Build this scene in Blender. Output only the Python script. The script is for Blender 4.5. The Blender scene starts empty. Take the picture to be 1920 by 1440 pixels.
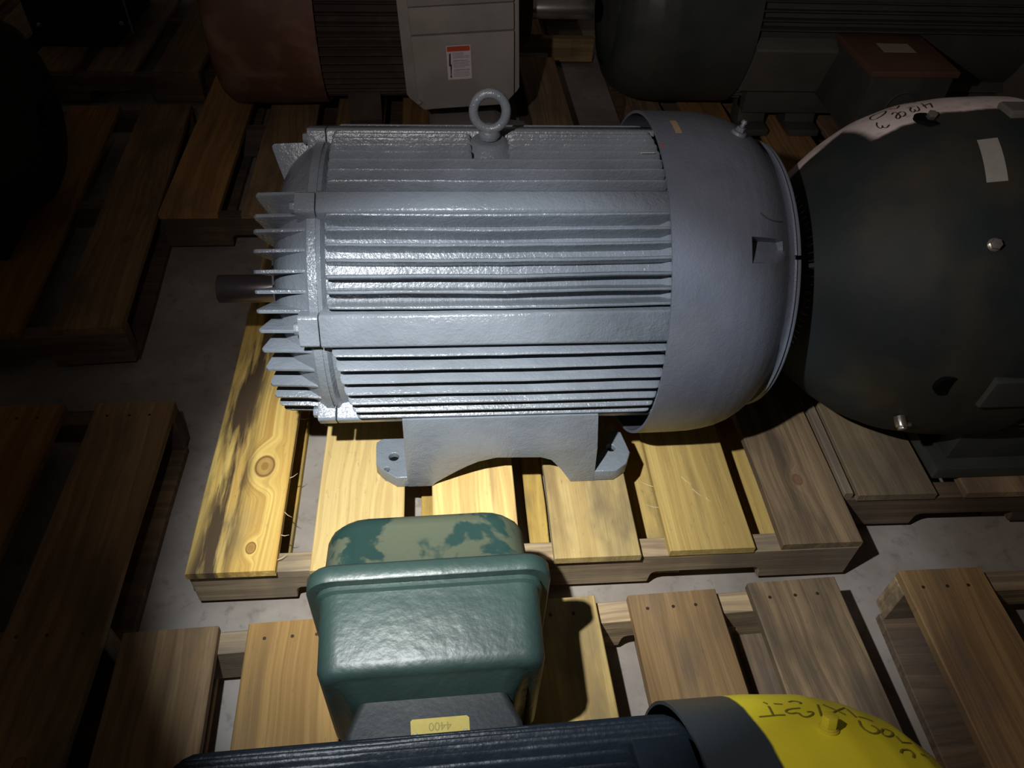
import bpy, bmesh, math, random
from mathutils import Vector, Matrix
random.seed(7)
S = bpy.context.scene
COL = S.collection
PI = math.pi
R = math.radians

# ------------------------------------------------------------------ camera
cam_d = bpy.data.cameras.new('camera')
cam = bpy.data.objects.new('camera', cam_d); COL.objects.link(cam)
cam_d.sensor_fit = 'HORIZONTAL'; cam_d.sensor_width = 36.0
cam_d.lens = 1442.0/1920.0*36.0
cam_d.clip_start = 0.02; cam_d.clip_end = 60
cr = Vector((0.99622, -0.07465, 0.04443)); cd = Vector((-0.02249, -0.71565, -0.6981)); cf = Vector((0.08391, 0.69446, -0.71462))
m = Matrix((cr, -cd, -cf)).transposed().to_4x4()
m.translation = Vector((0.4572, -0.7293, 1.3205))
cam.matrix_world = m
S.camera = cam

# ------------------------------------------------------------------ world, lights, exposure
W = bpy.data.worlds.new('dark_warehouse'); S.world = W; W.use_nodes = True
bg = W.node_tree.nodes['Background']
bg.inputs['Color'].default_value = (1.0, 0.80, 0.66, 1); bg.inputs['Strength'].default_value = 0.026

LP = Vector((0.24, -0.45, 1.33))          # the flashlight held above the pallets
def flash(name, target, energy, angle, blend, color, size=0.012):
    l = bpy.data.lights.new(name, 'SPOT'); l.energy = energy; l.spot_size = R(angle); l.spot_blend = blend
    l.color = color; l.shadow_soft_size = size
    o = bpy.data.objects.new(name, l); COL.objects.link(o); o.location = LP
    o.rotation_euler = (Vector(target)-LP).to_track_quat('-Z', 'Y').to_euler()
    return o
flash('flashlight_beam', (0.575, 0.06, 0.13), 40, 58, 0.36, (0.86, 0.93, 1.0))
flash('flashlight_hotspot', (0.46, 0.12, 0.13), 88, 44, 1.0, (1.0, 1.0, 0.93))
flash('flashlight_spill', (1.35, 0.8, 0.2), 27.0, 118, 1.0, (1.0, 0.90, 0.86))

S.view_settings.view_transform = 'Standard'; S.view_settings.look = 'None'
S.view_settings.gamma = 1.0; S.view_settings.use_curve_mapping = False
S.view_settings.exposure = 0.0

# ------------------------------------------------------------------ materials
def srgb(r, g, b):
    f = lambda c: ((c/255+0.055)/1.055)**2.4 if c/255 > 0.04045 else c/255/12.92
    return (f(r), f(g), f(b), 1)
class NT:
    def __init__(s, name):
        s.m = bpy.data.materials.new(name); s.m.use_nodes = True; s.t = s.m.node_tree; s.n = s.t.nodes
        s.b = s.n['Principled BSDF']
    def node(s, typ, **k):
        x = s.n.new(typ)
        for a, v in k.items(): setattr(x, a, v)
        return x
    def l(s, a, b): s.t.links.new(a, b)
    def val(s, x, sock):
        if isinstance(x, (int, float)): sock.default_value = x
        elif isinstance(x, tuple): sock.default_value = x
        else: s.l(x, sock)
    def math(s, op, a, b=0.0, c=None, clamp=False):
        x = s.node('ShaderNodeMath', operation=op, use_clamp=clamp)
        s.val(a, x.inputs[0]); s.val(b, x.inputs[1])
        if c is not None: s.val(c, x.inputs[2])
        return x.outputs[0]
    def mix(s, fac, a, b, mode='MIX'):
        x = s.node('ShaderNodeMix', data_type='RGBA', blend_type=mode)
        s.val(fac, x.inputs[0]); s.val(a, x.inputs[6]); s.val(b, x.inputs[7]); return x.outputs[2]
    def mixf(s, fac, a, b):
        x = s.node('ShaderNodeMix', data_type='FLOAT')
        s.val(fac, x.inputs[0]); s.val(a, x.inputs[2]); s.val(b, x.inputs[3]); return x.outputs[0]
    def ramp(s, fac, lo, hi, a=0.0, b=1.0, smooth=True):
        x = s.node('ShaderNodeMapRange', interpolation_type='SMOOTHSTEP' if smooth else 'LINEAR', clamp=True) if smooth else s.node('ShaderNodeMapRange')
        s.val(fac, x.inputs[0]); x.inputs[1].default_value = lo; x.inputs[2].default_value = hi
        x.inputs[3].default_value = a; x.inputs[4].default_value = b; return x.outputs[0]
    def noise(s, vec, scale=1.0, detail=3.0, rough=0.55, dist=0.0):
        x = s.node('ShaderNodeTexNoise'); s.val(vec, x.inputs['Vector'])
        x.inputs['Scale'].default_value = scale; x.inputs['Detail'].default_value = detail
        x.inputs['Roughness'].default_value = rough; x.inputs['Distortion'].default_value = dist
        return x.outputs['Fac']
    def comb(s, x, y, z):
        c = s.node('ShaderNodeCombineXYZ'); s.val(x, c.inputs[0]); s.val(y, c.inputs[1]); s.val(z, c.inputs[2]); return c.outputs[0]
    def bump(s, h, strength=0.4, dist=0.002, prev=None):
        b = s.node('ShaderNodeBump'); b.inputs['Strength'].default_value = strength; b.inputs['Distance'].default_value = dist
        s.l(h, b.inputs['Height'])
        if prev is not None: s.l(prev, b.inputs['Normal'])
        return b.outputs['Normal']
    def xyz(s, rnd=False):
        tc = s.node('ShaderNodeTexCoord'); sp = s.node('ShaderNodeSeparateXYZ'); s.l(tc.outputs['Object'], sp.inputs[0])
        return sp.outputs[0], sp.outputs[1], sp.outputs[2], tc.outputs['Object']

def wood(name, c1, c2, c3, grey=(0.22, 0.165, 0.10, 1), g_lo=0.5, g_hi=0.75, g_amt=0.7, along='Y', knots=(), streak=None, green=0.0):
    """pine board: rings along the length, knots at given local places, grey weathering in patches"""
    t = NT(name); x, y, z, obj = t.xyz()
    if along == 'X': x, y = y, x
    oi = t.node('ShaderNodeObjectInfo'); rn = oi.outputs['Random']
    r7 = t.math('MULTIPLY', rn, 37.0)
    wob = t.noise(t.comb(t.math('MULTIPLY', x, 3.0), t.math('MULTIPLY', y, 1.3), r7), 1.5, 2.0)
    xd = t.math('ADD', x, t.math('MULTIPLY', t.math('SUBTRACT', wob, 0.5), 0.07))
    fld = xd; core = None
    for (kx, ky, kr) in knots:
        dx = t.math('SUBTRACT', x, kx); dy = t.math('MULTIPLY', t.math('SUBTRACT', y, ky), 0.72)
        d = t.math('SQRT', t.math('ADD', t.math('MULTIPLY', dx, dx), t.math('MULTIPLY', dy, dy)))
        w = t.ramp(d, kr*0.9, kr*3.4, 1.0, 0.0)
        fld = t.mixf(w, fld, t.math('ADD', d, kx))
        k = t.ramp(d, kr*0.78, kr*1.1, 1.0, 0.0)
        ring = t.ramp(t.math('ABSOLUTE', t.math('SUBTRACT', d, kr)), 0.0, kr*0.28, 1.0, 0.0)
        k2 = t.math('MAXIMUM', t.math('MULTIPLY', k, 0.55), ring)
        core = k2 if core is None else t.math('MAXIMUM', core, k2)
    ringn = t.noise(t.comb(t.math('MULTIPLY', fld, 75.0), t.math('MULTIPLY', y, 0.9), t.math('ADD', t.math('MULTIPLY', z, 60.0), r7)), 1.0, 2.5, 0.5)
    fine = t.noise(t.comb(t.math('MULTIPLY', x, 420.0), t.math('MULTIPLY', y, 9.0), t.math('ADD', t.math('MULTIPLY', z, 300.0), r7)), 1.0, 3.0, 0.6)
    rf = t.math('ADD', t.math('MULTIPLY', t.ramp(ringn, 0.40, 0.60), 0.75), t.math('MULTIPLY', t.ramp(t.noise(t.comb(t.math('MULTIPLY', fld, 210.0), t.math('MULTIPLY', y, 2.2), r7), 1.0, 2.0), 0.42, 0.62), 0.25))
    col = t.mix(rf, c1, c2)
    col = t.mix(t.ramp(fine, 0.45, 0.75, 0.0, 0.35), col, c3)
    big = t.noise(t.comb(t.math('MULTIPLY', x, 9.0), t.math('MULTIPLY', y, 3.0), r7), 1.0, 4.0, 0.6)
    gf = t.ramp(big, g_lo, g_hi, 0.0, g_amt)
    col = t.mix(gf, col, grey)
    st = t.ramp(t.noise(t.comb(t.math('MULTIPLY', x, 30.0), t.math('MULTIPLY', y, 2.4), t.math('ADD', r7, 5.0)), 1.0, 5.0, 0.62), 0.50, 0.70, 0.0, 0.55)
    col = t.mix(st, col, tuple(0.45*a_+0.35*b_ for a_, b_ in zip(c3[:3], grey[:3]))+(1,))
    spk = t.ramp(t.noise(t.comb(t.math('MULTIPLY', x, 150.0), t.math('MULTIPLY', y, 45.0), t.math('ADD', r7, 9.0)), 1.0, 3.0, 0.7), 0.60, 0.74, 0.0, 0.4)
    col = t.mix(spk, col, grey)
    if streak:       # a long brown weathered streak down one side: (x centre, half width, y lo, y hi)
        sx, sw, amt = streak
        f = t.ramp(t.math('ABSOLUTE', t.math('SUBTRACT', xd, sx)), sw*0.3, sw, 1.0, 0.0)
        sn = t.ramp(t.noise(t.comb(t.math('MULTIPLY', x, 42.0), t.math('MULTIPLY', y, 4.5), 3.3), 1.0, 5.0), 0.40, 0.56)
        col = t.mix(t.math('MULTIPLY', t.math('MULTIPLY', f, sn), amt), col, (0.10, 0.065, 0.035, 1))
    if core is not None: col = t.mix(t.math('MULTIPLY', core, 0.92), col, (0.20, 0.080, 0.028, 1))
    # tonal variation from board to board
    hv = t.node('ShaderNodeHueSaturation'); t.l(col, hv.inputs['Color'])
    t.l(t.math('ADD', t.math('MULTIPLY', rn, 0.35), 0.82), hv.inputs['Value']); t.l(t.math('ADD', t.math('MULTIPLY', t.math('FRACT', t.math('MULTIPLY', rn, 7.3)), 0.25), 0.85), hv.inputs['Saturation'])
    t.l(hv.outputs[0], t.b.inputs['Base Color'])
    t.b.inputs['Roughness'].default_value = 0.72; t.b.inputs['Specular IOR Level'].default_value = 0.25
    nb = t.bump(fine, 0.5, 0.0014); nb = t.bump(ringn, 0.35, 0.0014, nb); t.l(nb, t.b.inputs['Normal'])
    return t.m

def paint(name, base, rough=0.33, bump=0.5, scale=170.0, dust=None, d_lo=0.55, d_hi=0.62, d_amt=0.8, d_scale=14.0, spec=0.5, coarse=0.5, metal=0.0, var=0.12, bd=0.0011):
    t = NT(name); x, y, z, obj = t.xyz()
    n1 = t.noise(obj, scale, 3.0, 0.6); n2 = t.noise(obj, scale*0.28, 3.0, 0.5); n3 = t.noise(obj, 6.0, 4.0)
    col = t.mix(t.ramp(n3, 0.35, 0.65), tuple(c*(1-var) for c in base[:3])+(1,), tuple(min(1, c*(1+var)) for c in base[:3])+(1,))
    if dust:
        n4 = t.noise(obj, d_scale, 4.0, 0.55, 0.4)
        df = t.ramp(n4, d_lo, d_hi, 0.0, d_amt)
        col = t.mix(df, col, dust)
        t.l(t.math('ADD', t.math('MULTIPLY', df, 0.3), rough, clamp=True), t.b.inputs['Roughness'])
    else: t.b.inputs['Roughness'].default_value = rough
    t.l(col, t.b.inputs['Base Color']); t.b.inputs['Specular IOR Level'].default_value = spec; t.b.inputs['Metallic'].default_value = metal
    nb = t.bump(n1, bump, bd); nb = t.bump(n2, bump*coarse, 0.004, nb); t.l(nb, t.b.inputs['Normal'])
    return t.m

def plain(name, col, rough=0.5, metal=0.0, spec=0.5):
    t = NT(name); x, y, z, obj = t.xyz(); n = t.noise(obj, 90.0, 3.0)
    c = t.mix(n, tuple(v*0.82 for v in col[:3])+(1,), tuple(min(1, v*1.15) for v in col[:3])+(1,))
    t.l(c, t.b.inputs['Base Color']); t.b.inputs['Roughness'].default_value = rough; t.b.inputs['Metallic'].default_value = metal
    t.b.inputs['Specular IOR Level'].default_value = spec
    return t.m

YEL1, YEL2, YEL3 = (0.70, 0.49, 0.135, 1), (0.52, 0.32, 0.07, 1), (0.40, 0.24, 0.06, 1)
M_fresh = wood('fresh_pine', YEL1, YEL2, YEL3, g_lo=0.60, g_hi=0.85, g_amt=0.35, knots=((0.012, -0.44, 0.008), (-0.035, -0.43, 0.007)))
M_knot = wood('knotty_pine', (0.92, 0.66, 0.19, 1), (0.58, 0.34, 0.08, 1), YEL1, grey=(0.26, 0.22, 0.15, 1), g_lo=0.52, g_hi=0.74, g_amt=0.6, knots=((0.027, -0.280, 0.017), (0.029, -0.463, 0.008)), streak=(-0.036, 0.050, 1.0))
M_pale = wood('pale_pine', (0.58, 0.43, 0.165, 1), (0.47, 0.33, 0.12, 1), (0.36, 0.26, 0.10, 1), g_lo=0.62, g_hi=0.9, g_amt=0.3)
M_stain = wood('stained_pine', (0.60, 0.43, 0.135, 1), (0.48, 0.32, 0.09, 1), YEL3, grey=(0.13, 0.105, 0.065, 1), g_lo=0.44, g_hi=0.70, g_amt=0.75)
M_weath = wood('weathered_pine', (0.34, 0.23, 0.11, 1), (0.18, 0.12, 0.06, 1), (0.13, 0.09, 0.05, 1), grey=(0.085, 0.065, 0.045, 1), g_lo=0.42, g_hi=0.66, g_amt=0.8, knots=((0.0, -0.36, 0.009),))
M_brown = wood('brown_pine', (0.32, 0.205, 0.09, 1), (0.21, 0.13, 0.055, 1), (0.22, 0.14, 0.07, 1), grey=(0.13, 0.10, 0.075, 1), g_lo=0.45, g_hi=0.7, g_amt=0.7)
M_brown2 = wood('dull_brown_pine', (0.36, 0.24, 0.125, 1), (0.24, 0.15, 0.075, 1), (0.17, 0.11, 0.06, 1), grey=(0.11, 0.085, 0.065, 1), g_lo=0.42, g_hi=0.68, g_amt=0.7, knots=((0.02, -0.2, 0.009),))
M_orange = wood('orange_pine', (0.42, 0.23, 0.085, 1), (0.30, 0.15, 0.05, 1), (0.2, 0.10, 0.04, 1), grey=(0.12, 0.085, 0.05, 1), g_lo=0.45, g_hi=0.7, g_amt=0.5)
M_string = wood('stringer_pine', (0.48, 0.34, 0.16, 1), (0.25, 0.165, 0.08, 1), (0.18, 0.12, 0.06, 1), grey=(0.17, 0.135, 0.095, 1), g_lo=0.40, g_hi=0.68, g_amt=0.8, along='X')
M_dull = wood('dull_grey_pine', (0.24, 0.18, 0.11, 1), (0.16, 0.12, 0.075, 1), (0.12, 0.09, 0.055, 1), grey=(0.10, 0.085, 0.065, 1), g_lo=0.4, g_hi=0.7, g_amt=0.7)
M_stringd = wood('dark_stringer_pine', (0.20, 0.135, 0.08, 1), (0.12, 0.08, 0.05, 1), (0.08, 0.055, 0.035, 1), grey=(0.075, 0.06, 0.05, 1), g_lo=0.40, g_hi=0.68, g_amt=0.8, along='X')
M_splint = plain('splinter_wood', (0.62, 0.50, 0.28, 1), 0.7)
M_nail = plain('rusty_nail', (0.05, 0.03, 0.02, 1), 0.6, 0.4)

M_blue = paint('blue_grey_enamel', (0.160, 0.184, 0.215, 1), 0.25, 0.75, 230.0, spec=0.6, coarse=0.5, bd=0.0014)
M_cowl = paint('blue_grey_cowl_enamel', (0.112, 0.128, 0.162, 1), 0.38, 0.6, 300.0, dust=(0.16, 0.15, 0.135, 1), d_lo=0.5, d_hi=0.75, d_amt=0.35, d_scale=5.0, spec=0.5, coarse=0.3)
M_green = paint('dark_green_enamel', (0.020, 0.040, 0.036, 1), 0.45, 0.55, 95.0, spec=0.6, coarse=0.9)
M_greenlid = paint('dusty_green_enamel', (0.014, 0.036, 0.032, 1), 0.40, 0.22, 120.0, dust=(0.062, 0.072, 0.045, 1), d_lo=0.43, d_hi=0.49, d_amt=0.9, d_scale=13.0, spec=0.45)
M_navy = paint('blue_green_motor_enamel', (0.007, 0.011, 0.016, 1), 0.40, 0.55, 140.0, spec=0.28, coarse=0.7)
M_navyneck = paint('dusty_neck_enamel', (0.016, 0.019, 0.020, 1), 0.55, 0.4, 140.0)
M_brass = plain('brass_plate', (0.36, 0.29, 0.07, 1), 0.42, 0.35)
M_steel = plain('bright_steel', (0.62, 0.60, 0.55, 1), 0.28, 0.9)
M_shaft = plain('dark_oiled_shaft', (0.10, 0.09, 0.10, 1), 0.28, 0.7)
M_ink = plain('marker_ink', (0.045, 0.03, 0.02, 1), 0.6)
M_inky = plain('faded_marker_ink', (0.20, 0.16, 0.02, 1), 0.5)
M_darkgreen = paint('charcoal_green_enamel', (0.040, 0.047, 0.044, 1), 0.48, 0.25, 60.0, dust=(0.085, 0.08, 0.062, 1), d_lo=0.42, d_hi=0.72, d_amt=0.55, d_scale=4.0, spec=0.4)
M_charcoal = paint('charcoal_casting', (0.062, 0.060, 0.052, 1), 0.6, 0.4, 60.0, dust=(0.08, 0.075, 0.06, 1), d_lo=0.5, d_hi=0.75, d_amt=0.4, spec=0.3)
M_charlite = paint('dusty_charcoal_pad', (0.11, 0.105, 0.09, 1), 0.6, 0.3, 60.0, spec=0.3)
M_redbrown = paint('reddish_terminal_lid', (0.13, 0.065, 0.045, 1), 0.6, 0.3, 60.0, spec=0.3)
M_rust = paint('rusty_red_sheet', (0.15, 0.068, 0.048, 1), 0.55, 0.5, 40.0, dust=(0.26, 0.16, 0.11, 1), d_lo=0.46, d_hi=0.66, d_amt=0.7, d_scale=9.0, spec=0.4)
M_rustfin = paint('dirty_brown_casting', (0.060, 0.042, 0.033, 1), 0.75, 0.9, 60.0, dust=(0.11, 0.08, 0.06, 1), d_lo=0.5, d_hi=0.7, d_amt=0.5, spec=0.2)
M_greybox = paint('warm_grey_enamel', (0.30, 0.275, 0.255, 1), 0.5, 0.2, 90.0, dust=(0.22, 0.205, 0.18, 1), d_lo=0.45, d_hi=0.7, d_amt=0.6, d_scale=5.0, spec=0.35)
M_black = paint('black_rough_casting', (0.022, 0.021, 0.018, 1), 0.7, 0.6, 50.0, spec=0.15)
M_blackbox = plain('matt_black_sheet', (0.009, 0.009, 0.009, 1), 0.6, 0.0, 0.2)
M_label = plain('white_label', (0.62, 0.58, 0.60, 1), 0.5)
M_labelg = plain('grey_label', (0.34, 0.33, 0.30, 1), 0.5)
M_labelt = plain('tan_label', (0.36, 0.32, 0.25, 1), 0.5)
M_red = plain('red_print', (0.50, 0.07, 0.025, 1), 0.5)
M_print = plain('dark_print', (0.04, 0.035, 0.06, 1), 0.5)
M_printl = plain('grey_print', (0.30, 0.27, 0.31, 1), 0.5)
M_tan = plain('bare_tan_primer', (0.36, 0.26, 0.15, 1), 0.6)
M_scr = plain('pale_scratch', (0.65, 0.65, 0.62, 1), 0.5)
M_scrd = plain('dark_scratch', (0.05, 0.05, 0.055, 1), 0.6)
M_hole = plain('dark_hole', (0.006, 0.006, 0.006, 1), 0.9, 0, 0.05)
M_yelp = plain('yellow_bolt_paint', (0.62, 0.54, 0.035, 1), 0.4)

def cowl_yellow():
    t = NT('yellow_and_navy_cowl_paint'); x, y, z, obj = t.xyz()
    n = t.noise(obj, 25.0, 3.0); edge = t.math('ADD', x, t.math('MULTIPLY', t.math('SUBTRACT', n, 0.5), 0.006))
    f = t.ramp(edge, 0.771, 0.775)
    yel = t.mix(t.noise(obj, 12.0, 4.0), (0.76, 0.66, 0.022, 1), (0.90, 0.78, 0.045, 1))
    t.l(t.mix(f, (0.030, 0.040, 0.045, 1), yel), t.b.inputs['Base Color'])
    t.b.inputs['Roughness'].default_value = 0.42
    t.l(t.bump(t.noise(obj, 150.0), 0.2, 0.001), t.b.inputs['Normal']); return t.m
M_yellow = cowl_yellow()
def cowl_white():
    t = NT('charcoal_cowl_with_white_patch'); x, y, z, obj = t.xyz()
    # angle around the shaft (axis height .318 above the deck)
    a = t.math('MULTIPLY', t.math('ARCTAN2', t.math('SUBTRACT', z, 0.318), t.math('MULTIPLY', y, -1.0)), 57.2958)
    n = t.math('MULTIPLY', t.math('SUBTRACT', t.noise(obj, 18.0, 3.0), 0.5), 5.0)
    an = t.math('ADD', a, n)
    lo = t.math('SUBTRACT', 97.5, t.math('MULTIPLY', t.ramp(x, 1.22, 1.40), 1.5))
    f = t.ramp(t.math('SUBTRACT', an, lo), -1.2, 1.2)
    fx = t.ramp(t.math('ADD', x, t.math('MULTIPLY', n, 0.002)), 1.185, 1.20)
    far = t.ramp(an, 121.0, 125.0)
    f2 = t.math('MULTIPLY', f, t.math('MAXIMUM', fx, far))
    d = t.noise(obj, 5.0, 4.0); base = t.mix(t.ramp(d, 0.4, 0.7), (0.018, 0.025, 0.027, 1), (0.046, 0.042, 0.030, 1))
    w = t.mix(t.ramp(t.noise(obj, 30.0, 4.0), 0.52, 0.68, 0.0, 0.5), (0.80, 0.68, 0.66, 1), (0.36, 0.25, 0.19, 1))
    t.l(t.mix(f2, base, w), t.b.inputs['Base Color']); t.b.inputs['Roughness'].default_value = 0.6
    t.b.inputs['Specular IOR Level'].default_value = 0.22
    t.l(t.bump(t.noise(obj, 60.0), 0.2, 0.0015), t.b.inputs['Normal']); return t.m
M_white = cowl_white()
def concrete():
    t = NT('stained_concrete'); tc = t.node('ShaderNodeTexCoord'); o = tc.outputs['Object']
    n1 = t.noise(o, 3.0, 5.0, 0.6); n2 = t.noise(o, 30.0, 5.0, 0.65, 0.3); n3 = t.noise(o, 300.0, 2.0)
    c = t.mix(t.ramp(n1, 0.35, 0.65), (0.24, 0.205, 0.175, 1), (0.36, 0.325, 0.29, 1))
    c = t.mix(t.ramp(n2, 0.52, 0.72, 0.0, 0.6), c, (0.16, 0.135, 0.11, 1))
    t.l(c, t.b.inputs['Base Color']); t.b.inputs['Roughness'].default_value = 0.75
    t.l(t.bump(n3, 0.3, 0.001), t.b.inputs['Normal']); return t.m
M_floor = concrete()

# ------------------------------------------------------------------ mesh helpers
class MB:
    def __init__(s): s.v = []; s.f = []
    def add(s, vs, fs):
        o = len(s.v); s.v += [tuple(p) for p in vs]; s.f += [tuple(i+o for i in f) for f in fs]; return s
    def grid(s, rows, closed_u=False, closed_v=False):
        """rows of points -> quads"""
        nu = len(rows); nv = len(rows[0]); vs = [p for r in rows for p in r]; fs = []
        for i in range(nu if closed_u else nu-1):
            for j in range(nv if closed_v else nv-1):
                a = i*nv+j; b = i*nv+(j+1) % nv; c = ((i+1) % nu)*nv+(j+1) % nv; d = ((i+1) % nu)*nv+j
                fs.append((a, b, c, d))
        return s.add(vs, fs)
    def prism(s, poly, axis, a, b):
        """extrude a 2-D polygon along an axis; poly in the two other axes in order"""
        n = len(poly)
        def P(p, t):
            if axis == 'X': return (t, p[0], p[1])
            if axis == 'Y': return (p[0], t, p[1])
            return (p[0], p[1], t)
        vs = [P(p, a) for p in poly]+[P(p, b) for p in poly]
        fs = [tuple(range(n))[::-1], tuple(range(n, 2*n))]+[(i, (i+1) % n, (i+1) % n+n, i+n) for i in range(n)]
        return s.add(vs, fs)
    def box(s, x0, x1, y0, y1, z0, z1): return s.prism([(x0, y0), (x1, y0), (x1, y1), (x0, y1)], 'Z', z0, z1)
    def cyl(s, p0, p1, r0, r1=None, n=16, caps=True):
        r1 = r0 if r1 is None else r1
        p0 = Vector(p0); p1 = Vector(p1); d = (p1-p0).normalized(); u = d.orthogonal().normalized(); w = d.cross(u)
        vs = [p0+r0*(math.cos(2*PI*i/n)*u+math.sin(2*PI*i/n)*w) for i in range(n)]+[p1+r1*(math.cos(2*PI*i/n)*u+math.sin(2*PI*i/n)*w) for i in range(n)]
        fs = [(i, (i+1) % n, (i+1) % n+n, i+n) for i in range(n)]
        if caps: fs += [tuple(range(n))[::-1], tuple(range(n, 2*n))]
        return s.add(vs, fs)
    def torus(s, c, axis, Rr, r, n=32, k=12, sq=(1, 1)):
        c = Vector(c); ax = Vector(axis).normalized()
        u = Vector((1, 0, 0)) if abs(ax.x) < 0.9 else Vector((0, 1, 0)); u = (u-ax*u.dot(ax)).normalized(); w = ax.cross(u)
        rows = []
        for i in range(n):
            a = 2*PI*i/n; e = math.cos(a)*u*sq[0]+math.sin(a)*w*sq[1]; en = e.normalized()
            rows.append([c+e*Rr+r*(math.cos(2*PI*j/k)*en+math.sin(2*PI*j/k)*ax) for j in range(k)])
        return s.grid(rows, True, True)
    def build(s, name, mat, parent=None, bevel=0.0, smooth=35, seg=2, fix=True):
        me = bpy.data.meshes.new(name); me.from_pydata(s.v, [], s.f); me.validate()
        if fix or bevel:
            bm = bmesh.new(); bm.from_mesh(me)
            bmesh.ops.recalc_face_normals(bm, faces=bm.faces)
            if bevel:
                es = [e for e in bm.edges if len(e.link_faces) == 2 and e.calc_face_angle(0) > R(25)]
                bmesh.ops.bevel(bm, geom=es, offset=bevel, segments=seg, affect='EDGES', profile=0.6, clamp_overlap=True)
            bm.to_mesh(me); bm.free()
        if smooth:
            me.shade_smooth(); me.set_sharp_from_angle(angle=R(smooth))
        me.materials.append(mat)
        o = bpy.data.objects.new(name, me); COL.objects.link(o)
        if parent: o.parent = parent
        return o

def thing(name, loc, label, cat, rz=0.0, group=None):
    o = bpy.data.objects.new(name, None); COL.objects.link(o); o.empty_display_size = 0.05
    o.location = loc; o.rotation_euler = (0, 0, rz); o['label'] = label; o['category'] = cat
    if group: o['group'] = group
    return o

def interp(prof, x):
    if x <= prof[0][0]: return prof[0][1]
    for (a, ra), (b, rb) in zip(prof, prof[1:]):
        if x <= b: return ra+(rb-ra)*(x-a)/(b-a) if b > a else rb
    return prof[-1][1]
def pol(x, r, deg, h): a = R(deg); return (x, -r*math.cos(a), h+r*math.sin(a))
def revolve(mb, prof, h, n=96, closed=False, d0=0.0, d1=360.0):
    full = abs(d1-d0-360) < 1e-6; rows = []
    k = n if full else n+1
    for i in range(k):
        d = d0+(d1-d0)*i/n; rows.append([pol(x, r, d, h) for x, r in prof])
    mb.grid(rows, full, closed); return mb
def fin(x0, x1, r0, r1, deg, h, tb=0.008, tt=0.005, nx=14, wave=0.0004, corner=0.009, kink=0.0, direction=None, seed=0, flat=0.0):
    """a cast cooling fin swept along the shaft with rounded ends"""
    rnd = random.Random(seed); a = R(deg)
    rad = Vector((0, -math.cos(a), math.sin(a))); tan = Vector((0, math.sin(a), math.cos(a)))
    ph = rnd.random()*6; rows = []
    xs = [x0+(x1-x0)*t for t in sorted(set([0, 0.006, 0.014, 0.025]+[0.05+0.9*i/nx for i in range(nx+1)]+[0.975, 0.986, 0.994, 1]))]
    for x in xs:
        e = min(x-x0, x1-x); q = 1.0
        if e < corner: q = math.sqrt(max(0.0, 1-(1-max(e, 0.0)/corner)**2))
        rt = r1-corner*(1-q)*0.9
        mid = max(0.0, 1-abs((x-(x0+x1)/2)/((x1-x0)/2)))
        off = wave*math.sin(x*23+ph)+wave*0.5*math.sin(x*61+ph*2)-kink*mid**1.5
        th = tt*(1+0.15*mid)+rnd.uniform(-.0002, .0002)
        prof = [(r0, -tb/2), (rt-0.004, -th/2), (rt-0.001, -th/2+0.0012), (rt, 0), (rt-0.001, th/2-0.0012), (rt-0.004, th/2), (r0, tb/2)]
        rows.append([Vector((x, 0, h))+rad*r+tan*(s_+off) for r, s_ in prof])
    mb = MB(); mb.grid(rows); n = len(rows[0]); L = len(mb.v)
    mb.f.append(tuple(range(n))[::-1]); mb.f.append(tuple(range(L-n, L))); return mb
def bar(x0, x1, r0, r1, dc, dw, h, n=5):
    """a flat-topped lug bar on the barrel, dw = half width in degrees"""
    w = r1*math.tan(R(dw)); a = R(dc); rad = Vector((0, -math.cos(a), math.sin(a))); tan = Vector((0, math.sin(a), math.cos(a)))
    pts = [(r0, -w*1.05), (r1-0.004, -w), (r1, -w+0.004), (r1, w-0.004), (r1-0.004, w), (r0, w*1.05)]
    mb = MB(); rows = [[Vector((x, 0, h))+rad*r+tan*t for r, t in pts] for x in (x0, x1)]
    mb.grid(rows); mb.f.append(tuple(range(6))[::-1]); mb.f.append(tuple(range(6, 12))); return mb
def strokes(T, prof, h, w, off=0.0007):
    mb = MB()
    for s in T:
        P = []
        if len(s) > 3:      # round the corners of the pen line
            q = [s[0]]
            for a_, b_ in zip(s, s[1:]): q += [(a_[0]*.75+b_[0]*.25, a_[1]*.75+b_[1]*.25), (a_[0]*.25+b_[0]*.75, a_[1]*.25+b_[1]*.75)]
            s = q+[s[-1]]
        for (x0, d0), (x1, d1) in zip(s, s[1:]):
            for k in range(4):
                t = k/4; P.append((x0+(x1-x0)*t, d0+(d1-d0)*t))
        P.append(s[-1]); pts = []
        for x, d in P: pts.append(Vector(pol(x, interp(prof, x)+off, d, h)))
        rows = []
        for i, p in enumerate(pts):
            t = (pts[min(i+1, len(pts)-1)]-pts[max(i-1, 0)]).normalized()
            c = Vector((p.x, 0, h)); nrm = (p-c).normalized(); side = t.cross(nrm).normalized()*w/2
            rows.append([p-side, p-side*0.6+nrm*0.0003, p+side*0.6+nrm*0.0003, p+side])
        mb.grid(rows)
    return mb
def patch(poly_fn, prof, h, off=0.0006, n=8):
    """rectangular decal following the surface: poly_fn(u,v)->(x,deg)"""
    rows = [[pol(x, interp(prof, x)+off, d, h) for x, d in [poly_fn(i/n, j/n) for j in range(n+1)]] for i in range(n+1)]
    mb = MB(); mb.grid(rows); return mb
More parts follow.
